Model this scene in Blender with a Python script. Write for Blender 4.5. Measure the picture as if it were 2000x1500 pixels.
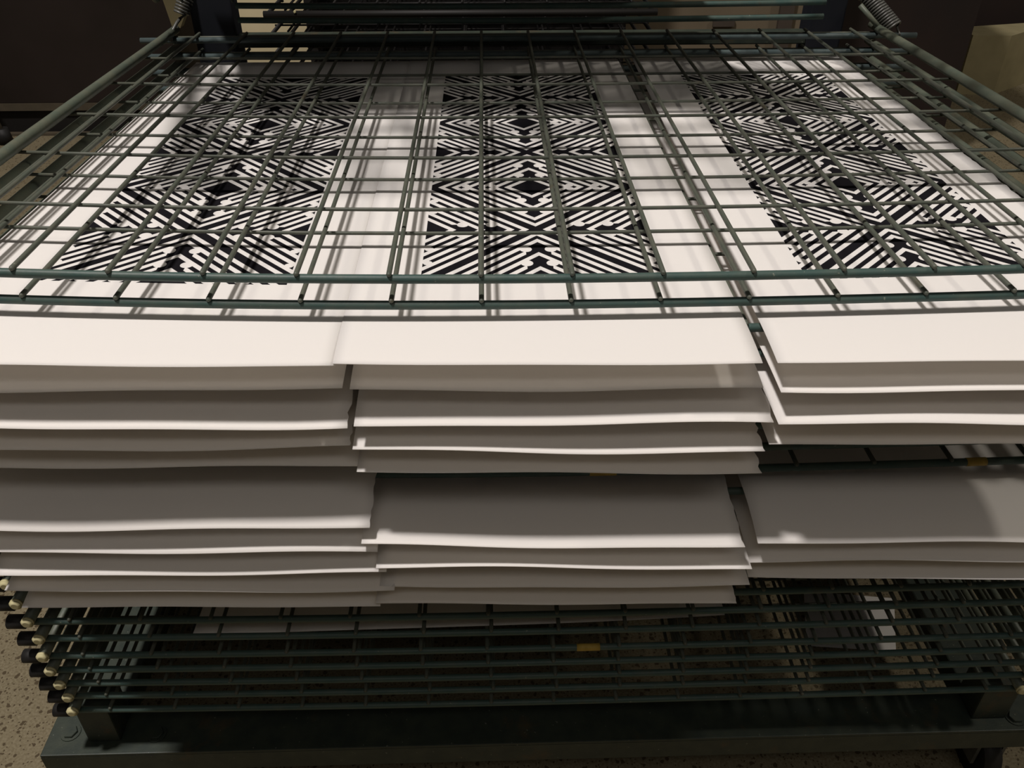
import bpy, math, random
from mathutils import Vector
random.seed(7)
scene = bpy.context.scene
COL = scene.collection
for o in list(bpy.data.objects):
    bpy.data.objects.remove(o, do_unlink=True)

# ------------------------------------------------------------------ camera
PITCH, YAW = math.radians(35.15), math.radians(1.65)
CAM = Vector((0.0, 0.0, 1.5))
cam_d = bpy.data.cameras.new('camera')
cam_d.sensor_width = 36.0
cam_d.lens = 1676.0 / 2000.0 * 36.0
cam_d.clip_start = 0.02
cam = bpy.data.objects.new('camera', cam_d)
COL.objects.link(cam)
cam.location = CAM
cam.rotation_euler = (math.pi / 2 - PITCH, 0, -YAW)
scene.camera = cam

# ------------------------------------------------------------------ light
world = bpy.data.worlds.new('world')
scene.world = world
world.use_nodes = True
bg = world.node_tree.nodes['Background']
bg.inputs['Color'].default_value = (1.0, 0.93, 0.86, 1)
bg.inputs['Strength'].default_value = 0.04


def area_light(name, loc, target, size, watts, color, size_y=None):
    d = bpy.data.lights.new(name, 'AREA')
    d.shape = 'RECTANGLE' if size_y else 'DISK'
    d.size = size
    if size_y:
        d.size_y = size_y
    d.energy = watts
    d.color = color
    o = bpy.data.objects.new(name, d)
    COL.objects.link(o)
    o.location = loc
    o.rotation_euler = (Vector(target) - Vector(loc)).to_track_quat('-Z', 'Y').to_euler()
    return o


area_light('high_bay_lamp', (-1.95, 0.38, 7.4), (0.1, 1.1, 1.0), 0.55, 500, (1.0, 0.935, 0.890))
area_light('side_lamp', (6.2, 0.6, 6.2), (0.1, 1.0, 1.0), 0.5, 145, (1.0, 0.92, 0.80))
area_light('fill_light', (0.5, -2.4, 5.6), (0.2, 0.8, 0.9), 5.0, 34, (1.0, 0.93, 0.86), 1.0)  # added fill behind the camera, lifts the shaded sheet fronts

scene.view_settings.view_transform = 'Standard'
scene.view_settings.look = 'None'
scene.view_settings.exposure = 0.0
scene.view_settings.gamma = 1.0
scene.view_settings.use_curve_mapping = False

# ------------------------------------------------------------------ pixel -> world (photograph 2000 x 1500)
F = 1676.0
FW = Vector((math.sin(YAW) * math.cos(PITCH), math.cos(YAW) * math.cos(PITCH), -math.sin(PITCH)))
RT = Vector((math.cos(YAW), -math.sin(YAW), 0))
UP = RT.cross(FW)


def ray(x, y):
    return FW + RT * ((x - 1000) / F) - UP * ((y - 750) / F)


def at_z(x, y, z):
    d = ray(x, y)
    return CAM + d * ((z - CAM.z) / d.z)


def at_y(x, y, Y):
    d = ray(x, y)
    return CAM + d * ((Y - CAM.y) / d.y)


# ------------------------------------------------------------------ materials
class NT:
    """small helper to write node graphs"""
    def __init__(self, name, rough=0.6, spec=0.3, metal=0.0):
        self.m = bpy.data.materials.new(name)
        self.m.use_nodes = True
        self.t = self.m.node_tree
        self.b = self.t.nodes['Principled BSDF']
        self.b.inputs['Roughness'].default_value = rough
        self.b.inputs['Specular IOR Level'].default_value = spec
        self.b.inputs['Metallic'].default_value = metal

    def node(self, kind, **kw):
        n = self.t.nodes.new(kind)
        for k, v in kw.items():
            setattr(n, k, v)
        return n

    def put(self, sock, v):
        if isinstance(v, (int, float)):
            sock.default_value = v
        elif isinstance(v, (tuple, list)):
            sock.default_value = v
        else:
            self.t.links.new(v, sock)

    def math(self, op, a, b=None, c=None):
        n = self.node('ShaderNodeMath', operation=op)
        self.put(n.inputs[0], a)
        if b is not None:
            self.put(n.inputs[1], b)
        if c is not None:
            self.put(n.inputs[2], c)
        return n.outputs[0]

    def mix(self, fac, a, b):
        n = self.node('ShaderNodeMix', data_type='RGBA')
        self.put(n.inputs[0], fac)
        self.put(n.inputs[6], a)
        self.put(n.inputs[7], b)
        return n.outputs[2]

    def coord(self, which='Object'):
        return self.node('ShaderNodeTexCoord').outputs[which]

    def pos(self):
        return self.node('ShaderNodeNewGeometry').outputs['Position']

    def noise(self, vec, scale, detail=3.0, rough=0.55):
        n = self.node('ShaderNodeTexNoise')
        self.put(n.inputs['Vector'], vec)
        n.inputs['Scale'].default_value = scale
        n.inputs['Detail'].default_value = detail
        n.inputs['Roughness'].default_value = rough
        return n.outputs['Fac']

    def ramp(self, fac, lo, hi):
        n = self.node('ShaderNodeMapRange')
        n.clamp = True
        self.put(n.inputs[0], fac)
        n.inputs[1].default_value = lo
        n.inputs[2].default_value = hi
        return n.outputs[0]

    def color(self, c):
        self.put(self.b.inputs['Base Color'], c)

    def bump(self, h, strength=0.3, dist=0.002):
        n = self.node('ShaderNodeBump')
        n.inputs['Strength'].default_value = strength
        n.inputs['Distance'].default_value = dist
        self.put(n.inputs['Height'], h)
        self.t.links.new(n.outputs[0], self.b.inputs['Normal'])


def simple(name, c1, c2, scale=8.0, rough=0.6, spec=0.3, metal=0.0, bump=0.0):
    g = NT(name, rough, spec, metal)
    p = g.pos()
    n = g.noise(p, scale)
    g.color(g.mix(g.ramp(n, 0.3, 0.7), (*c1, 1), (*c2, 1)))
    if bump:
        g.bump(g.noise(p, scale * 8), bump, 0.001)
    return g.m


def enamel(name, base, dust, rust_amount=0.62):
    g = NT(name, 0.5, 0.35)
    p = g.pos()
    n1 = g.ramp(g.noise(p, 35.0, 4.0), 0.35, 0.7)
    c = g.mix(n1, (*base, 1), (*dust, 1))
    r = g.ramp(g.noise(p, 11.0, 5.0, 0.7), rust_amount, rust_amount + 0.12)
    c = g.mix(g.math('MULTIPLY', r, 0.6), c, (0.07, 0.045, 0.022, 1))
    chip = g.ramp(g.noise(p, 160.0, 2.0), 0.72, 0.76)
    c = g.mix(g.math('MULTIPLY', chip, 0.5), c, (0.25, 0.26, 0.2, 1))
    g.color(c)
    g.bump(g.noise(p, 240.0, 2.0), 0.25, 0.0006)
    return g.m


M_BAR = enamel('green_enamel', (0.038, 0.072, 0.064), (0.060, 0.085, 0.070))
M_WIRE = enamel('green_enamel_wire', (0.062, 0.072, 0.056), (0.088, 0.090, 0.069))
M_TUBE = enamel('green_enamel_tube', (0.075, 0.092, 0.070), (0.105, 0.110, 0.078))
M_BLUE = simple('navy_paint', (0.006, 0.008, 0.012), (0.011, 0.012, 0.017), 12)
M_ROD = simple('blue_grey_steel', (0.045, 0.065, 0.066), (0.065, 0.085, 0.085), 30, 0.5, 0.3)
M_CAP = simple('yellowed_plastic', (0.42, 0.38, 0.20), (0.55, 0.50, 0.30), 40)
M_TAPE = simple('yellow_tape', (0.30, 0.20, 0.035), (0.42, 0.29, 0.06), 60)
M_BASE = enamel('base_paint', (0.020, 0.028, 0.022), (0.034, 0.042, 0.030), 0.58)
M_SPRING = simple('spring_steel', (0.05, 0.05, 0.045), (0.09, 0.09, 0.08), 30, 0.4, 0.5)
M_RUBBER = simple('black_rubber', (0.008, 0.008, 0.008), (0.014, 0.013, 0.012), 30)
M_DARKWOOD = simple('dark_brown_laminate', (0.012, 0.008, 0.006), (0.018, 0.012, 0.010), 3, 0.55)
M_BLACK = simple('plinth_black', (0.006, 0.005, 0.005), (0.009, 0.008, 0.007), 6)
M_STRIP = simple('dull_metal_edging', (0.055, 0.045, 0.030), (0.075, 0.060, 0.040), 14)
M_CHROME = simple('scuffed_steel', (0.16, 0.14, 0.10), (0.24, 0.21, 0.16), 20, 0.4, 0.5, 0.4)
M_CREAM = simple('cream_paint', (0.25, 0.215, 0.12), (0.31, 0.265, 0.15), 9, 0.7, 0.2)
M_LIT_WALL = simple('pale_lit_wall', (0.50, 0.43, 0.27), (0.56, 0.48, 0.31), 8, 0.8, 0.1)  # back wall tone with the light on it painted in
M_SHADED_WALL = simple('grey_brown_shaded_wall', (0.115, 0.092, 0.062), (0.135, 0.107, 0.073), 6, 0.8, 0.1)  # darker back wall tone, its shade painted in
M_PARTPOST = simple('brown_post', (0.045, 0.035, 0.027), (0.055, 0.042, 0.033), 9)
M_REDBROWN = simple('red_brown_cabinet', (0.012, 0.008, 0.007), (0.017, 0.010, 0.008), 4, 0.6)
M_BRACKET = simple('dull_yellow_paint', (0.105, 0.088, 0.045), (0.135, 0.112, 0.058), 14, 0.7, 0.2)
M_SHADOW_BOARD = simple('grey_shadow_board', (0.20, 0.17, 0.13), (0.24, 0.20, 0.16), 10, 0.9, 0.05)
M_WALL = simple('wall_paint', (0.10, 0.085, 0.06), (0.12, 0.10, 0.07), 2, 0.85, 0.1)


def floor_material():
    g = NT('speckled_concrete', 0.75, 0.2)
    p = g.pos()
    base = g.mix(g.ramp(g.noise(p, 3.0, 4.0), 0.3, 0.7), (0.115, 0.093, 0.053, 1), (0.150, 0.122, 0.072, 1))
    fine = g.ramp(g.noise(p, 210.0, 3.0), 0.35, 0.68)
    base = g.mix(fine, base, (0.195, 0.165, 0.105, 1))
    mask = None
    for sc, th, off in ((70.0, 0.30, 0.0), (150.0, 0.27, 5.0)):
        v = g.node('ShaderNodeTexVoronoi', feature='F1')
        nv = g.node('ShaderNodeVectorMath', operation='ADD')
        nn = g.node('ShaderNodeTexNoise')
        nn.inputs['Scale'].default_value = sc * 1.2
        g.t.links.new(p, nn.inputs['Vector'])
        sv = g.node('ShaderNodeVectorMath', operation='SCALE')
        g.t.links.new(nn.outputs['Color'], sv.inputs[0])
        sv.inputs['Scale'].default_value = 0.75 / sc
        g.t.links.new(p, nv.inputs[0])
        g.t.links.new(sv.outputs[0], nv.inputs[1])
        g.t.links.new(nv.outputs[0], v.inputs['Vector'])
        v.inputs['Scale'].default_value = sc
        d = g.math('LESS_THAN', v.outputs['Distance'], th)
        sep = g.node('ShaderNodeSeparateColor')
        g.t.links.new(v.outputs['Color'], sep.inputs[0])
        keep = g.math('GREATER_THAN', sep.outputs[0], 0.45)
        d = g.math('MULTIPLY', d, keep)
        mask = d if mask is None else g.math('MAXIMUM', mask, d)
    c = g.mix(g.math('MULTIPLY', mask, 0.85), base, (0.045, 0.030, 0.014, 1))
    g.color(c)
    g.bump(mask, 0.2, -0.001)
    return g.m


def paper_material(name, printed=False, cx=0.0, v0=0.0):
    """white heavy paper; the printed one carries three mirrored black tiles of diagonal bars"""
    g = NT(name, 0.85, 0.12)
    uv = g.coord('UV')
    n = g.noise(uv, 900.0, 2.0)
    base = g.mix(g.ramp(n, 0.3, 0.7), (0.88, 0.86, 0.845, 1), (0.90, 0.88, 0.865, 1))
    g.bump(n, 0.12, 0.0003)
    # thin paper lets some of the light through
    tr = g.node('ShaderNodeBsdfTranslucent')
    mx = g.node('ShaderNodeMixShader')
    mx.inputs[0].default_value = 0.38
    out = g.t.nodes['Material Output']
    g.t.links.new(g.b.outputs[0], mx.inputs[1])
    g.t.links.new(tr.outputs[0], mx.inputs[2])
    g.t.links.new(mx.outputs[0], out.inputs['Surface'])
    tint = (0.90, 0.86, 0.80, 1)
    if not printed:
        g.color(base)
        tr.inputs['Color'].default_value = tint
        return g.m
    q = 0.1495
    sep = g.node('ShaderNodeSeparateXYZ')
    g.t.links.new(uv, sep.inputs[0])
    U, V = sep.outputs[0], sep.outputs[1]
    u = g.math('ABSOLUTE', g.math('DIVIDE', g.math('SUBTRACT', U, cx), q))           # 0..1 inside
    w = g.math('DIVIDE', g.math('SUBTRACT', V, v0), 2 * q)                           # 0..3 inside
    inside = g.math('MULTIPLY', g.math('LESS_THAN', u, 1.0),
                    g.math('MULTIPLY', g.math('GREATER_THAN', w, 0.0), g.math('LESS_THAN', w, 3.0)))
    v = g.math('ABSOLUTE', g.math('SUBTRACT', g.math('MULTIPLY', g.math('FRACT', w), 2.0), 1.0))
    # units of 1.5 per quadrant
    u = g.math('MULTIPLY', u, 1.5)
    v = g.math('MULTIPLY', v, 1.5)
    lo = g.math('MINIMUM', u, v)
    hi = g.math('MAXIMUM', u, v)
    a = g.math('SUBTRACT', hi, lo)
    t = g.math('DIVIDE', g.math('SUBTRACT', a, 0.094), 0.2)
    k = g.math('FLOOR', t)
    stripe = g.math('MULTIPLY', g.math('LESS_THAN', g.math('FRACT', t), 0.51),
                    g.math('MULTIPLY', g.math('GREATER_THAN', t, 0.0), g.math('LESS_THAN', t, 6.0)))
    k2 = g.math('COMPARE', k, 2.0, 0.1)
    k4 = g.math('COMPARE', k, 4.0, 0.1)
    hook = g.math('MAXIMUM', k2, k4)
    cut = g.math('MULTIPLY', hook, g.math('LESS_THAN', lo, 0.165))
    stripe = g.math('MULTIPLY', stripe, g.math('SUBTRACT', 1.0, cut))
    ac = g.math('ADD', 0.4450, g.math('MULTIPLY', g.math('GREATER_THAN', a, 0.650), 0.4))

    def disc(lo_c, hi_c, r):
        dx = g.math('SUBTRACT', lo, lo_c)
        dy = g.math('SUBTRACT', hi, hi_c)
        dd = g.math('ADD', g.math('MULTIPLY', dx, dx), g.math('MULTIPLY', dy, dy))
        return g.math('LESS_THAN', dd, r * r)
    d1 = disc(0.165, g.math('ADD', ac, 0.165), 0.080)
    d2 = disc(g.math('SUBTRACT', 1.435, ac), 1.435, 0.060)
    white = g.math('MAXIMUM', stripe, g.math('MAXIMUM', d1, d2))
    ink = g.math('MULTIPLY', inside, g.math('SUBTRACT', 1.0, white))
    g.color(g.mix(ink, base, (0.012, 0.011, 0.014, 1)))
    g.put(tr.inputs['Color'], g.mix(ink, tint, (0.012, 0.011, 0.014, 1)))
    return g.m


M_FLOOR = floor_material()
M_PAPER = paper_material('white_paper')

# ------------------------------------------------------------------ mesh helpers
ORIG = {}


def tag(o, label=None, cat=None, group=None, kind=None):
    if label:
        o['label'] = label
    if cat:
        o['category'] = cat
    if group:
        o['group'] = group
    if kind:
        o['kind'] = kind
    return o


def empty(name, loc, parent=None):
    o = bpy.data.objects.new(name, None)
    COL.objects.link(o)
    o.empty_display_size = 0.05
    loc = Vector(loc)
    ORIG[o.name] = loc
    if parent:
        o.parent = parent
        o.location = loc - ORIG[parent.name]
    else:
        o.location = loc
    return o


def link(name, me, origin, parent=None):
    o = bpy.data.objects.new(name, me)
    COL.objects.link(o)
    origin = Vector(origin)
    ORIG[o.name] = origin
    if parent:
        o.parent = parent
        o.location = origin - ORIG[parent.name]
    else:
        o.location = origin
    return o


class MB:
    def __init__(self):
        self.v, self.f, self.smooth = [], [], []

    def add(self, vs, fs, smooth=True):
        b = len(self.v)
        self.v += [Vector(p) for p in vs]
        self.f += [tuple(i + b for i in f) for f in fs]
        self.smooth += [smooth] * len(fs)
        return self

    def tube(self, pts, r, seg=8, round_ends=False):
        pts = [Vector(p) for p in pts]
        n = len(pts)
        rings = []
        prof = [(pts[i], r, i) for i in range(n)]
        if round_ends:
            d0 = (pts[0] - pts[1]).normalized()
            d1 = (pts[-1] - pts[-2]).normalized()
            prof = [(pts[0] + d0 * r * 0.9, r * 0.35, 0), (pts[0] + d0 * r * 0.5, r * 0.8, 0)] + prof + \
                   [(pts[-1] + d1 * r * 0.5, r * 0.8, n - 1), (pts[-1] + d1 * r * 0.9, r * 0.35, n - 1)]
        vs, fs = [], []
        for p, rr, i in prof:
            t = (pts[min(i + 1, n - 1)] - pts[max(i - 1, 0)]).normalized()
            ref = Vector((0, 0, 1)) if abs(t.z) < 0.9 else Vector((0, 1, 0))
            s = t.cross(ref).normalized()
            w = s.cross(t)
            for k in range(seg):
                an = 2 * math.pi * k / seg
                vs.append(p + (s * math.cos(an) + w * math.sin(an)) * rr)
        m = len(prof)
        for j in range(m - 1):
            for k in range(seg):
                a, b = j * seg + k, j * seg + (k + 1) % seg
                fs.append((a, b, b + seg, a + seg))
        fs.append(tuple(range(seg)))
        fs.append(tuple(reversed(range((m - 1) * seg, m * seg))))
        return self.add(vs, fs)

    def box(self, x0, x1, y0, y1, z0, z1, bevel=0.0):
        if bevel <= 0:
            vs = [(x, y, z) for z in (z0, z1) for y in (y0, y1) for x in (x0, x1)]
            fs = [(0, 2, 3, 1), (4, 5, 7, 6), (0, 1, 5, 4), (2, 6, 7, 3), (0, 4, 6, 2), (1, 3, 7, 5)]
            return self.add(vs, fs, False)
        b = bevel
        import bmesh
        bm = bmesh.new()
        bmesh.ops.create_cube(bm, size=1.0)
        for v in bm.verts:
            v.co = Vector((x0 + (v.co.x + .5) * (x1 - x0), y0 + (v.co.y + .5) * (y1 - y0), z0 + (v.co.z + .5) * (z1 - z0)))
        bmesh.ops.bevel(bm, geom=list(bm.edges), offset=b, segments=2, affect='EDGES', profile=0.6)
        bm.verts.index_update()
        vs = [v.co.copy() for v in bm.verts]
        fs = [tuple(v.index for v in f.verts) for f in bm.faces]
        bm.free()
        return self.add(vs, fs, False)

    def cyl(self, c, axis, r0, r1, h, seg=20):
        c, axis = Vector(c), Vector(axis).normalized()
        ref = Vector((0, 0, 1)) if abs(axis.z) < 0.9 else Vector((0, 1, 0))
        s = axis.cross(ref).normalized()
        w = axis.cross(s)
        vs = [c + (s * math.cos(2 * math.pi * k / seg) + w * math.sin(2 * math.pi * k / seg)) * r0 for k in range(seg)]
        vs += [c + axis * h + (s * math.cos(2 * math.pi * k / seg) + w * math.sin(2 * math.pi * k / seg)) * r1 for k in range(seg)]
        fs = [(k, (k + 1) % seg, seg + (k + 1) % seg, seg + k) for k in range(seg)]
        fs += [tuple(reversed(range(seg))), tuple(range(seg, 2 * seg))]
        b = len(self.f)
        self.add(vs, fs, True)
        self.smooth[b + seg] = self.smooth[b + seg + 1] = False
        return self

    def mesh(self, name, mat, origin=(0, 0, 0)):
        o = Vector(origin)
        me = bpy.data.meshes.new(name)
        me.from_pydata([tuple(p - o) for p in self.v], [], self.f)
        me.polygons.foreach_set('use_smooth', self.smooth)
        me.materials.append(mat)
        me.update()
        import bmesh
        bm = bmesh.new()
        bm.from_mesh(me)
        bmesh.ops.recalc_face_normals(bm, faces=bm.faces)
        bm.to_mesh(me)
        bm.free()
        return me

    def base(self):
        xs = [p.x for p in self.v]; ys = [p.y for p in self.v]; zs = [p.z for p in self.v]
        return Vector(((min(xs) + max(xs)) / 2, (min(ys) + max(ys)) / 2, min(zs)))

    def obj(self, name, mat, parent=None, origin=None):
        org = Vector(origin) if origin is not None else self.base()
        return link(name, self.mesh(name, mat, org), org, parent)


# ------------------------------------------------------------------ setting
fl = MB().box(-7, 7, -2.5, 8.5, -0.1, 0.0).obj('floor', M_FLOOR)
tag(fl, 'speckled brown concrete floor', None, kind='structure')
wb = MB().box(-7, 7, 6.6, 6.75, 0, 4.2).obj('wall_back', M_WALL)
tag(wb, 'dim beige wall behind the rack', None, kind='structure')

# ------------------------------------------------------------------ drying rack
YF, YH = 0.838, 1.93                      # front bar and hinge rod
XL, XR = -0.668, 0.848                    # side tubes
SHELF_Z = [1.051, 1.018, .983, .948, .912, .876, .840, .805, .769, .730, .690, .651, .611, .572, .532,
           .493, .455, .415, .381, .348, .316, .280]
SHEET_UP = 0.0116


def sag(x, y, low=False):
    """the wire shelves hang a little in the middle of their front bar"""
    d = x - 0.12
    s = 0.0155 * (d / 0.63) ** 2 if d < 0 else 0.0065 * (d / 0.60) ** 2
    if low:
        s *= 0.42
    return s * max(0.0, min(1.0, 1.0 - (y - YF) / (YH - YF)))


rack = empty('drying_rack', (0.09, 1.40, 0.0))
tag(rack, 'green metal print drying rack with stacked hinged wire shelves holding white sheets', 'drying rack')

WX = [-0.010 + 0.1008 * k for k in range(-6, 9)]
CY = [YF + 0.1838 * j for j in range(1, 7)]
XS = [-0.70 + 1.58 * i / 24 for i in range(25)]
O = Vector((0.09, YF, 0.0))               # origin of a shelf in its own mesh
cap = MB()
cap.cyl((0, 0, 0), (0, -1, 0), 0.0090, 0.0090, 0.004, 16).cyl((0, -0.004, 0), (0, -1, 0), 0.0090, 0.0050, 0.0035, 16)
me_cap = cap.mesh('end_cap', M_CAP)
me_rod = MB().tube([(-0.735 + 1.67 * i / 6, YH, -0.002) for i in range(7)], 0.0062, 10).mesh('hinge_rod', M_ROD, O)


def shelf_meshes(low):
    def lw(x, y0=YF - 0.003, y1=CY[-1] + 0.012):
        return [(x, y0 + (y1 - y0) * i / 10, 0.0071 + sag(x, y0 + (y1 - y0) * i / 10, low)) for i in range(11)]

    def cw(y):
        return [(x, y, 0.0019 + sag(x, y, low)) for x in [XL - 0.004 + (XR - XL + 0.008) * i / 16 for i in range(17)]]
    d = {}
    d['front'] = MB().tube([(x, YF, sag(x, YF, low)) for x in XS], 0.0052, 12).mesh('front_bar', M_BAR, O)
    d['side'] = [MB().tube([(X, YF - 0.010 + 1.14 * i / 10, 0.0125 + sag(X, YF + 1.14 * i / 10, low)) for i in range(11)],
                           0.0086, 12).mesh('side_tube', M_TUBE, O) for X in (XL, XR)]
    d['bump'] = [MB().tube([(x, YF, sag(x, YF, low)) for x in xs], 0.0108, 14).mesh('bumper_sleeve', M_RUBBER, O)
                 for xs in ((-0.703, -0.692, -0.679), (0.859, 0.872, 0.883))]
    d['long'] = [MB().tube(lw(x), 0.0031, 8, True).mesh('long_wire', M_WIRE, O) for x in WX]
    d['cross'] = [MB().tube(cw(y), 0.0026, 8).mesh('cross_wire', M_WIRE, O) for y in CY]
    d['under'] = MB().tube([(-0.6335, YF + 0.01 + 1.09 * i / 10, -0.003 + sag(-0.6335, YF + 1.09 * i / 10, low)) for i in range(11)],
                           0.0024, 8).mesh('under_wire', M_WIRE, O)
    g = MB()
    for x in WX:
        g.tube(lw(x), 0.0031, 6)
    for y in CY:
        g.tube(cw(y), 0.0026, 6)
    d['grid'] = g.mesh('wire_grid', M_WIRE, O)
    return d


ME = {False: shelf_meshes(False), True: shelf_meshes(True)}
INDIVIDUAL = {0, 1, 2, 7, 8} | set(range(13, 22))
shelves = []
for i, z in enumerate(SHELF_Z):
    low = i >= 13
    d = ME[low]
    dx = 0.0 if i < 3 else random.uniform(-0.005, 0.005)      # a little disorder between the shelves
    org = O + Vector((0, 0, z))
    sh = empty('wire_shelf', org, rack)
    shelves.append(sh)
    link('front_bar', d['front'], org, sh)
    link('hinge_rod', me_rod, org, sh)
    for k, X in enumerate((XL, XR)):
        link('side_tube', d['side'][k], org, sh)
        link('bumper_sleeve', d['bump'][k], org, sh)
        link('end_cap', me_cap, Vector((X, YF - 0.010, z + 0.0125 + sag(X, YF, low))), sh)
    if i in INDIVIDUAL:
        for me in d['long']:
            link('long_wire', me, org, sh)
        for me in d['cross']:
            link('cross_wire', me, org, sh)
        if i < 2:
            link('under_wire', d['under'], org, sh)
    else:
        tag(link('wire_grid', d['grid'], org, sh), kind='stuff')
    sh.location.x += dx
    if i < 2:                                   # the two bare shelves sit a touch further back
        sh.location.y += 0.006
        sh.location.z -= 0.0034


def tape(shelf, x0, x1, z, low=False):
    m = MB().tube([(x0 + (x1 - x0) * i / 4, YF, z + sag(x0 + (x1 - x0) * i / 4, YF, low)) for i in range(5)], 0.0057, 12)
    o = m.obj('tape', M_TAPE, shelf)
    tag(o, 'strip of yellow tape wrapped on the bar')


tape(shelves[8], at_y(1886, 908, YF).x, at_y(1924, 908, YF).x, SHELF_Z[8])
tape(shelves[8], at_y(1153, 926, YF).x, at_y(1205, 926, YF).x, SHELF_Z[8])
tape(shelves[17], at_y(1131, 1266, YF).x, at_y(1176, 1266, YF).x, SHELF_Z[17], True)

# raised shelves swung up on their hinge at the back (only their hinge ends show)
RAISE = math.radians(42)


def swing(p, zr):
    """turn a shelf point about the hinge rod at height zr"""
    y, z = p[1] - YH, p[2]
    c, s = math.cos(-RAISE), math.sin(-RAISE)
    return (p[0], YH + y * c - z * s, zr + y * s + z * c)


for j in range(4):
    zr = 1.086 + 0.0285 * j
    org = Vector((0.09, YH, zr))
    sh = empty('raised_wire_shelf', org, rack)
    for X in (XL, XR):
        MB().tube([swing((X, YH - 0.06 - 1.03 * t / 4, 0.0125), zr) for t in range(5)], 0.0080, 10).obj('side_tube', M_TUBE, sh)
    MB().tube([(-0.520 + 1.24 * i / 12, YH, zr + 0.004 * (2 * abs(i - 6) / 12) ** 2 - 0.003) for i in range(13)], 0.0060, 10).obj('hinge_rod', M_BAR, sh)
    MB().tube([swing((x, YF, 0.0), zr) for x in (-0.70, 0.1, 0.88)], 0.0052, 10).obj('front_bar', M_BAR, sh)
    gm = MB()
    for x in WX:
        gm.tube([swing((x, YF, 0.007), zr), swing((x, YH - 0.06, 0.007), zr)], 0.0031, 6)
    for y in CY[:-1]:
        gm.tube([swing((XL, y, 0.002), zr), swing((XR, y, 0.002), zr)], 0.0024, 6)
    tag(gm.obj('wire_grid', M_WIRE, sh), kind='stuff')

# uprights, rear rail, springs
for x0, x1 in ((-0.635, -0.545), (0.712, 0.790)):
    MB().box(x0, x1, 1.985, 2.045, 0.12, 1.95, 0.004).obj('upright_post', M_BLUE, rack)
for zc in (1.030, 0.24):
    MB().box(-0.545, 0.712, 1.985, 2.020, zc - 0.013, zc + 0.013, 0.003).obj('rear_rail', M_BASE, rack)


def spring(a, b, r=0.011, wire=0.0024):
    a, b = Vector(a), Vector(b)
    d = (b - a)
    L = d.length
    t = d.normalized()
    s = t.cross(Vector((0, 0, 1))).normalized()
    w = s.cross(t)
    turns = int(L * 0.78 / (wire * 2.15))
    pts = [a]
    n = turns * 8
    for i in range(n + 1):
        an = 2 * math.pi * i / 8
        pts.append(a + t * (L * 0.11 + L * 0.78 * i / n) + (s * math.cos(an) + w * math.sin(an)) * r)
    pts.append(b)
    m = MB().tube(pts, wire, 5)
    return m.obj('spring', M_SPRING, rack)


pR0 = at_y(1757, 68, 1.93); pR1 = at_y(1693, -10, 1.99)
spring(pR0, pR1 + (pR1 - pR0) * 0.6, 0.017, 0.0028)
pL0 = at_y(333, 74, 1.93); pL1 = at_y(362, 8, 1.99)
MB().tube([pL0 + Vector((0, 0, -0.008)), pL0 + Vector((0.004, 0.01, 0.012)), at_y(345, 45, 1.96), at_y(352, 36, 1.97)], 0.0035, 8).obj('spring_hook', M_SPRING, rack)
spring(at_y(352, 36, 1.97), at_y(372, -40, 2.0), 0.015, 0.0028)
MB().tube([at_y(1680, 10, 1.95), at_y(1722, 60, 1.93)], 0.0055, 8).obj('stay_rod', M_TUBE, rack)

# base frame
ZB = 0.190
bf = MB()
bf.box(-0.752, 0.935, 0.822, 0.905, ZB - 0.006, ZB, 0.0015)           # top flange
bf.box(-0.752, 0.935, 0.822, 0.828, ZB - 0.050, ZB - 0.006, 0.0)        # front web
bf.box(-0.752, 0.935, 0.828, 0.905, ZB - 0.050, ZB - 0.044, 0.0)
bf.obj('front_beam', M_BASE, rack)
for x0, x1 in ((-0.752, -0.640), (0.823, 0.935)):
    MB().box(x0, x1, 0.905, 2.06, ZB - 0.050, ZB - 0.001, 0.003).obj('side_beam', M_BASE, rack)
MB().box(-0.64, 0.823, 1.98, 2.06, ZB - 0.050, ZB - 0.001, 0.003).obj('rear_beam', M_BASE, rack)
for x0, x1 in ((-0.680, -0.628), (0.808, 0.868)):
    MB().box(x0, x1, 0.845, 0.900, ZB, SHELF_Z[-1] - 0.006, 0.003).obj('rest_block', M_BASE, rack)
for px, py in ((137, 1428), (305, 1430), (1984, 1398)):
    p = at_z(px, py, ZB + 0.005)
    b = MB().cyl((p.x, p.y, ZB), (0, 0, 1), 0.0125, 0.0115, 0.006, 6)
    b.cyl((p.x, p.y, ZB), (0, 0, 1), 0.0165, 0.016, 0.0016, 18)
    b.obj('bolt', M_BASE, rack)
for X in (-0.696, 0.879):
    for Y in (0.88, 2.02):
        c = MB()
        c.cyl((X - 0.016, Y, 0.052), (1, 0, 0), 0.052, 0.052, 0.032, 24)
        w = c.obj('caster', M_RUBBER, rack)
        f = MB()
        f.box(X - 0.026, X - 0.020, Y - 0.03, Y + 0.03, 0.045, ZB - 0.05)
        f.box(X + 0.020, X + 0.026, Y - 0.03, Y + 0.03, 0.045, ZB - 0.05)
        f.box(X - 0.030, X + 0.030, Y - 0.035, Y + 0.035, ZB - 0.058, ZB - 0.05)
        f.obj('caster_fork', M_SPRING, w)

# ------------------------------------------------------------------ sheets of paper
ORD = ['top', 'second', 'third', 'fourth', 'fifth', 'sixth', 'seventh', 'eighth', 'ninth', 'tenth']


def torn(rng, n, amp):
    v, out = 0.0, []
    for i in range(n):
        v = 0.72 * v + rng.uniform(-1, 1) * amp
        out.append(v + rng.uniform(-1, 1) * amp * 0.6)
    return out


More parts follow.
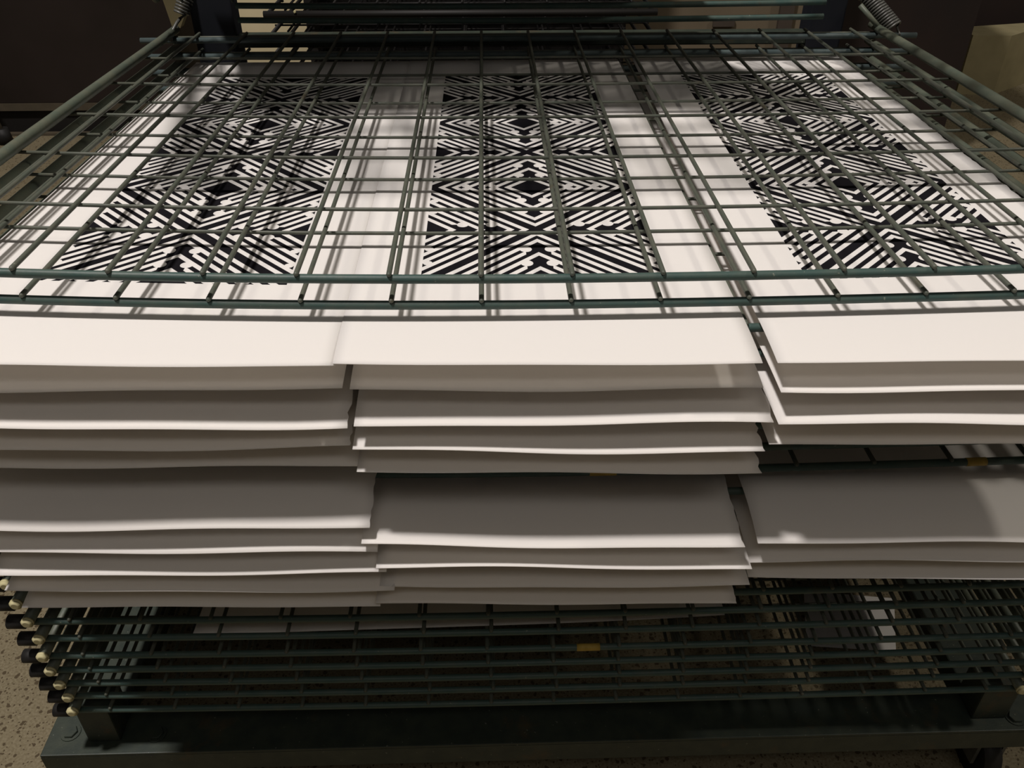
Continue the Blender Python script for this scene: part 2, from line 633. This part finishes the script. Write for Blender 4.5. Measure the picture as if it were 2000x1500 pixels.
def sheet(idx, xl, xr, yf, yb, label, mat=M_PAPER, lift=0.0, droop=0.004, wave=0.0022, tear_l=0.0, tear_r=0.0,
          skew=0.0, seed=0, curl=0.0, ends=None, group='sheets drying on the rack'):
    """xl / xr: left and right edge at the front, yf / yb front and back; a grid with real thickness"""
    rng = random.Random(seed * 31 + idx)
    z0 = SHELF_Z[idx] + SHEET_UP + lift
    ny = 130 if (tear_l or tear_r) else 46
    nx = 26
    ph = [rng.uniform(0, 6.28) for _ in range(4)]
    tl = torn(rng, ny + 1, tear_l)
    tr = torn(rng, ny + 1, tear_r)
    T = 0.00045
    top, uvs = [], []
    for j in range(ny + 1):
        s = j / ny
        s = s ** 1.35 if ny < 100 else s ** 1.15
        for i in range(nx + 1):
            t = i / nx
            y = yf + (yb - yf) * s
            if ends:
                y += ((1 - t) * ends[0] + t * ends[1] - yf) * (1 - s)
            xa, xb = xl + tl[j] + skew * s, xr + tr[j] + skew * s
            x = xa + (xb - xa) * t
            over = max(0.0, (YF - y) / 0.09)
            z = z0 + sag(x, y) - droop * over ** 2
            z += wave * over * (math.sin(9 * x + ph[0]) + 0.5 * math.sin(21 * x + ph[1]))
            z += 0.0007 * math.sin(5 * x + ph[2]) * math.sin(6 * y + ph[3]) * (0 if over else 1) * 0.5
            z += curl * over * (t - 0.5) * 2
            if j == 0:
                y += 0.0012 * math.sin(8 * x + ph[2])
            top.append(Vector((x, y, z)))
            uvs.append((x - skew * s, y))
    nv = len(top)
    verts = top + [p - Vector((0, 0, T)) for p in top]
    faces = []
    W = nx + 1
    for j in range(ny):
        for i in range(nx):
            a = j * W + i
            faces.append((a, a + 1, a + 1 + W, a + W))
    nf = len(faces)
    faces += [tuple(reversed([k + nv for k in f])) for f in faces[:nf]]
    rim = [i for i in range(nx + 1)] + [j * W + nx for j in range(1, ny + 1)] + \
          [ny * W + i for i in range(nx - 1, -1, -1)] + [j * W for j in range(ny - 1, 0, -1)]
    for k in range(len(rim)):
        a, b = rim[k], rim[(k + 1) % len(rim)]
        faces.append((b, a, a + nv, b + nv))
    org = Vector(((xl + xr) / 2, (yf + yb) / 2, z0 - T))
    me = bpy.data.meshes.new('paper_sheet')
    me.from_pydata([tuple(p - org) for p in verts], [], faces)
    uvl = me.uv_layers.new(name='UVMap')
    loops = [0] * len(me.loops)
    me.loops.foreach_get('vertex_index', loops)
    flat = []
    for vi in loops:
        u = uvs[vi % nv]
        flat += [u[0], u[1]]
    uvl.data.foreach_set('uv', flat)
    me.polygons.foreach_set('use_smooth', [True] * (2 * nf) + [False] * (len(faces) - 2 * nf))
    me.materials.append(mat)
    me.update()
    o = link('printed_sheet' if mat is not M_PAPER else 'paper_sheet', me, org)
    tag(o, label, 'paper sheet', group)
    return o


def edge(px, py, idx, droop=0.004):
    """world point of a front corner seen at a pixel"""
    p = at_z(px, py, SHELF_Z[idx] + SHEET_UP - droop)
    for _ in range(3):
        p = at_z(px, py, SHELF_Z[idx] + SHEET_UP - droop * (max(0, YF - p.y) / .09) ** 2 + sag(p.x, p.y))
    return p


M_PRINT_L = paper_material('printed_paper_a', True, -0.396, 0.927)
M_PRINT_M = paper_material('printed_paper_b', True, 0.0640, 0.934)
M_PRINT_R = paper_material('printed_paper_c', True, 0.5390, 0.930)
LAMP = Vector((-1.95, 0.38, 7.4))        # main lamp, for the strips of light on the overhanging edges


def row_of(p):
    v = Vector(p) - CAM
    return 750 - F * v.dot(UP) / v.dot(FW)


def drop(cx, idx, ye, lit, caster):
    """how far a sheet's front edge hangs, from how wide its lit strip is under the sheet above"""
    zs = SHELF_Z[idx] + SHEET_UP
    x = at_z(cx, ye, zs).x
    zf = zs + sag(x, YF)
    best = None
    for k in range(0, 30):
        d = k * 0.0007
        ze = zf - d
        y1 = at_z(cx, ye, ze).y
        L = YF - y1
        if caster is None:
            err = abs(d - 0.004) * 1000
        else:
            w = 0.0
            for j in range(81):
                y = y1 + L * j / 80
                z = zf - d * ((YF - y) / L) ** 2
                sl = (caster[0] - LAMP.y) / (LAMP.z - caster[1])
                if y >= caster[0] + sl * (caster[1] - z):
                    break
                w = ye - row_of((x, y, z))
            err = abs(w - lit) + 0.10 * abs(d - 0.006) * 1000
        if best is None or err < best[0]:
            best = (err, d, y1, ze)
    return best[1], best[2], best[3]


# (shelf, left x, right x, row of the front edge at mid sheet, height of its lit strip, tear of the right edge)
COLS = {
    'left': (330, 330, [(2, None, 652, 712, 0, 0), (3, None, 666, 760, 0, 0), (4, None, 677, 834, 21, .0022), (5, None, 682, 874, 0, .0022),
                        (6, None, 703, 911, 0, 0), (8, None, 722, 1034, 23, .0016), (9, None, 735, 1079, 5, 0),
                        (10, -4, 753, 1120, 5, 0), (11, 22, 768, 1153, 0, 0), (12, 50, 741, 1184, 0, 0)]),
    'middle': (1060, 1060, [(2, 652, 1490, 712, 0, 0), (3, 684, 1490, 761, 0, 0), (4, 692, 1512, 830, 20, .0016), (5, 690, 1497, 882, 6, .0024),
                            (6, 698, 1488, 924, 0, .0016), (9, 707, 1455, 1068, 20, .0014), (10, 735, 1468, 1113, 6, 0),
                            (11, 742, 1463, 1146, 2.5, 0), (12, 735, 1440, 1180, 1.5, .0006)]),
    'right': (1750, 1750, [(2, 1519, None, 708, 0, 0), (3, 1525, None, 765, 8, 0), (4, 1520, None, 828, 16, 0), (5, 1501, None, 869, 0, 0),
                           (9, 1480, None, 1061, 15, 0), (10, 1463, None, 1097, 0, 0), (11, 1462, None, 1128, 0, 0)]),
}
for col, (cx, _, rows) in COLS.items():
    caster = None
    for n, (i, px0, px1, ye, lit, tr) in enumerate(rows):
        d, yf, ze = drop(cx, i, ye, lit, caster)
        caster = (yf, ze)
        if col == 'left':
            xr = at_z(px1, ye, ze).x
            xl = at_z(px0, ye - 1, ze).x if px0 is not None else (-0.634 if i == 2 else -0.655)
        elif col == 'middle':
            xl, xr = at_z(px0, ye, ze).x, at_z(px1, ye - 2, ze).x
        else:
            xl = at_z(px0, ye, ze).x
            xr = xl + 0.468
        def row_y(x, row_px, row):
            z = ze - sag(xm, YF) + sag(x, YF)
            return at_z(row_px, row, z).y
        xm = at_z(cx, ye, ze).x
        rl, rr = {'left': (ye, ye), 'middle': (ye, ye - 2), 'right': (ye + 2, ye - (10 if i < 4 else 3))}[col]
        px_l = px0 if px0 is not None else -330
        px_r = px1 if px1 is not None else 2230
        kw = dict(ends=(row_y(xl, px_l, rl), row_y(xr, px_r, rr)), droop=d * (0.09 / (YF - yf)) ** 2, seed=n + {'left': 0, 'middle': 30, 'right': 60}[col])
        if i == 2:
            name = {'left': 'printed white sheet, top of the left column, black zigzag pattern, beneath the bare wire shelves',
                    'middle': 'printed white sheet, top of the middle column, black zigzag pattern, beneath the bare wire shelves',
                    'right': 'printed white sheet, top of the right column, torn right edge, beneath the bare wire shelves'}[col]
            mat = {'left': M_PRINT_L, 'middle': M_PRINT_M, 'right': M_PRINT_R}[col]
            kw['wave'] = 0.0012
            if col == 'middle':
                kw['lift'] = 0.0009
            if col == 'right':
                kw.update(skew=0.018, tear_r=0.0018)
            sheet(i, xl, xr, yf, 1.972 if col == 'right' else 1.955, name, mat, **kw)
        else:
            name = 'white sheet, %s from the top in the %s column of the rack%s' % (ORD[n], col, ', torn right edge' if tr else '')
            sheet(i, xl, xr, yf, yf + 1.21, name, tear_r=tr, lift={'left': 0.0, 'middle': 0.0024 if i == 10 else 0.001, 'right': 0.0005}[col], **kw)
# loose sheets pushed further in on the low shelves, one fallen on the floor
sheet(17, -0.46, 0.36, 0.868, 1.80, 'white sheet pushed back on a low shelf, behind the yellow tape', skew=0.02, ends=(0.860, 0.884), seed=80)
f0, f1 = at_z(1575, 1262, 0.0), at_z(1745, 1172, 0.0)
fp = MB()
fq = [(f0.x, f0.y), (f1.x - 0.05, f0.y - 0.02), (f1.x, f1.y), (f0.x + 0.04, f1.y + 0.03)]
fp.add([(x, y, 0.001) for x, y in fq] + [(x, y, 0.002 + 0.004 * (k == 2)) for k, (x, y) in enumerate(fq)],
       [(3, 2, 1, 0), (4, 5, 6, 7), (0, 1, 5, 4), (1, 2, 6, 5), (2, 3, 7, 6), (3, 0, 4, 7)], False)
tag(fp.obj('paper_scrap', M_PAPER), 'white paper scrap on the floor under the right side of the rack', 'paper sheet')

# unseen board added on the raised shelves to throw shade on the prints' far end
zr = 1.086
bd = MB()
pts = []
for (x, y) in ((-0.60, YH - 0.68), (0.42, YH - 0.68), (0.42, YH - 0.03), (-0.60, YH - 0.03)):
    pts.append((x, y))
lo = [Vector(swing((x, y, 0.079), zr)) for x, y in pts]
hi = [Vector(swing((x, y, 0.083), zr)) for x, y in pts]
bd.add(lo + hi, [(0, 1, 2, 3), (7, 6, 5, 4), (0, 4, 5, 1), (1, 5, 6, 2), (2, 6, 7, 3), (3, 7, 4, 0)], False)
tag(bd.obj('shadow_board', M_SHADOW_BOARD), 'unseen grey board added on the raised wire shelves to cast shade', 'board')

# ------------------------------------------------------------------ second rack behind
r2 = empty('drying_rack', (-0.05, 3.0, 0.0))
tag(r2, 'dark second drying rack standing in the shade behind the green rack', 'drying rack')
Y2 = 2.62
x0 = at_y(512, 10, Y2).x; x1 = at_y(1285, 10, Y2).x
for k in range(18):
    z = 0.20 + 0.058 * k
    sh = empty('wire_shelf', ((x0 + x1) / 2, Y2, z), r2)
    for X in (x0 + 0.01, x1 - 0.01):
        MB().tube([(X, Y2, z), (X, Y2 + 0.75, z)], 0.006, 6).obj('side_tube', M_BLACK, sh)
    MB().tube([(x0, Y2, z), (x1, Y2, z)], 0.010, 8).obj('front_bar', M_BLACK, sh)
    g2 = MB()
    for q in range(9):
        X = x0 + 0.06 + (x1 - x0 - 0.12) * q / 8
        g2.tube([(X, Y2 + 0.01, z + 0.009), (X, Y2 + 0.75, z + 0.009)], 0.0035, 5)
    for q in range(5):
        g2.tube([(x0, Y2 + 0.12 + 0.15 * q, z + 0.003), (x1, Y2 + 0.12 + 0.15 * q, z + 0.003)], 0.003, 5)
    tag(g2.obj('wire_grid', M_BLACK, sh), kind='stuff')
    MB().cyl((at_y(578, 30, Y2).x, Y2 - 0.010, z + 0.009), (0, -1, 0), 0.004, 0.003, 0.004, 10).obj('end_cap', M_CAP, sh)
MB().box(x0 - 0.02, x1 + 0.0, Y2 + 0.76, Y2 + 0.79, 0.08, 1.45).obj('back_panel', M_BLACK, r2)
for X in (x0 - 0.02, x1 - 0.03):
    MB().box(X, X + 0.05, Y2 + 0.70, Y2 + 0.76, 0.08, 1.6).obj('upright_post', M_BLACK, r2)
MB().box(x0 - 0.03, x1 + 0.03, Y2 - 0.02, Y2 + 0.80, 0.0, 0.08).obj('base', M_BLACK, r2)

# ------------------------------------------------------------------ room furniture
# dark cabinet on the left
YC = 4.43
cb = empty('cabinet', (-2.6, YC + 0.3, 0))
tag(cb, 'large dark brown cabinet against the far left behind the rack', 'cabinet')
zs0 = at_y(150, 215, YC).z; zs1 = at_y(150, 201, YC).z
xr_c = at_y(352, 120, YC).x
MB().box(-4.6, xr_c, YC, YC + 0.65, zs1, 1.9, 0.004).obj('body', M_DARKWOOD, cb)
MB().box(-4.6, xr_c + 0.002, YC - 0.006, YC + 0.65, zs0, zs1).obj('edging', M_STRIP, cb)
MB().box(-4.6, xr_c, YC + 0.02, YC + 0.65, 0.0, zs0).obj('plinth', M_BLACK, cb)
MB().box(-4.6, xr_c, YC - 0.012, YC + 0.02, 0.0, 0.012).obj('floor_edging', M_STRIP, cb)

# leg of a stool at the left frame edge
pl = at_z(12, 279, 0.0)
st = empty('stool', (pl.x - 0.12, pl.y, 0))
tag(st, 'metal stool leg with black rubber foot in front of the dark cabinet', 'stool')
lt = MB()
lt.tube([(pl.x - 0.005, pl.y, 0.05), (pl.x - 0.10, pl.y - 0.06, 0.72)], 0.017, 12)
lt.obj('leg', M_CHROME, st)
lt2 = MB().tube([(pl.x - 0.36, pl.y, 0.05), (pl.x - 0.28, pl.y - 0.06, 0.72)], 0.017, 12).obj('leg', M_CHROME, st)
lt3 = MB().tube([(pl.x - 0.18, pl.y - 0.30, 0.05), (pl.x - 0.19, pl.y - 0.22, 0.72)], 0.017, 12).obj('leg', M_CHROME, st)
for (fx, fy) in ((pl.x, pl.y), (pl.x - 0.365, pl.y), (pl.x - 0.18, pl.y - 0.305)):
    MB().cyl((fx, fy, 0), (0, 0, 1), 0.040, 0.030, 0.075, 20).obj('rubber_foot', M_RUBBER, st)
MB().cyl((pl.x - 0.19, pl.y - 0.11, 0.72), (0, 0, 1), 0.17, 0.165, 0.035, 32).obj('seat', M_DARKWOOD, st)

# box added as the lit bit of back wall, brightness put into its colour
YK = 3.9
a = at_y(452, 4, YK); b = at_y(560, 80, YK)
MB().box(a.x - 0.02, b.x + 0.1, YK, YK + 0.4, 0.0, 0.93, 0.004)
kc = MB().box(a.x - 0.02, b.x + 0.1, YK, YK + 0.4, 0.0, at_y(480, -30, YK).z, 0.004).obj('lit_wall_box', M_LIT_WALL)
tag(kc, 'added pale box in the lit wall tone, showing through the gap beside the dark rack', 'box')
# cream tag hanging by the left upright
p0, p1, p2, p3 = at_y(313, -14, 2.5), at_y(376, -14, 2.5), at_y(352, 55, 2.5), at_y(336, 52, 2.5)
kt = MB().add([p3, p2, p1, p0] + [p + Vector((0, 0.035, 0)) for p in (p3, p2, p1, p0)],
              [(0, 1, 2, 3), (7, 6, 5, 4), (0, 4, 5, 1), (1, 5, 6, 2), (2, 6, 7, 3), (3, 7, 4, 0)], False)
kt = kt.obj('bracket', M_BRACKET)
tag(kt, 'cream tapered bracket beside the left upright of the rack', 'bracket')

# panel added for the back wall's shaded right part, shade put into its colour
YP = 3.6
pa = empty('shaded_wall', (1.2, YP, 0))
tag(pa, 'added grey brown panel in the shaded wall tone behind the right half of the rack', 'shaded_wall')
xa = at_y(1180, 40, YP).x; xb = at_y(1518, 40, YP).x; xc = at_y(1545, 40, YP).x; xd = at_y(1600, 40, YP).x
MB().box(xa, xb, YP, YP + 0.04, 0.0, 1.4).obj('shade_panel', M_SHADED_WALL, pa)
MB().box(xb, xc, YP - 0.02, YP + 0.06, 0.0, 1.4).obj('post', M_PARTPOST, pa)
MB().box(xc, xd, YP, YP + 0.04, 0.0, 1.4).obj('shade_panel', M_SHADED_WALL, pa)
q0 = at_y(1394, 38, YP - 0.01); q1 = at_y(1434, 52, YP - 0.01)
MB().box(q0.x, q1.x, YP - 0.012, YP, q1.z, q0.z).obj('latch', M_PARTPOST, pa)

# cream plinth block and dark cabinet on the right
def block(name, corners, z0, z1, mat, parent=None):
    n = len(corners)
    m = MB().add([(x, y, z0) for x, y in corners] + [(x, y, z1) for x, y in corners],
                 [tuple(range(n))[::-1], tuple(range(n, 2 * n))] + [(k, (k + 1) % n, n + (k + 1) % n, n + k) for k in range(n)], False)
    return m.obj(name, mat, parent)


g0 = at_z(1867, 184, 0.0)
zt = at_y(1901, 69, g0.y).z
c0 = Vector((g0.x, g0.y, 0)); c1 = at_z(1976, 70, zt)
bk = at_z(1876, 53, zt)
rgt = at_z(2075, 40, zt)
pb = block('plinth_block', [(c0.x, c0.y), (c1.x, c1.y), (rgt.x, rgt.y), (bk.x, bk.y)], 0.0, zt, M_CREAM)
tag(pb, 'cream painted block standing on the floor at the far right', 'block')
xe = at_y(1897, 70, 3.9).x
rc = MB().box(xe - 0.9, xe, 3.9, 4.5, 0.0, 1.5).obj('cupboard', M_REDBROWN)
tag(rc, 'dark brown cupboard behind the rack on the right, beside the cream block', 'cupboard')
YD = max(rgt.y, bk.y) + 0.1
rd = MB().box(2.2, 6.5, YD, YD + 0.5, 0.0, 2.3).obj('cupboard', M_REDBROWN)
tag(rd, 'dark red brown cupboard in the top right corner, behind the cream block', 'cupboard')
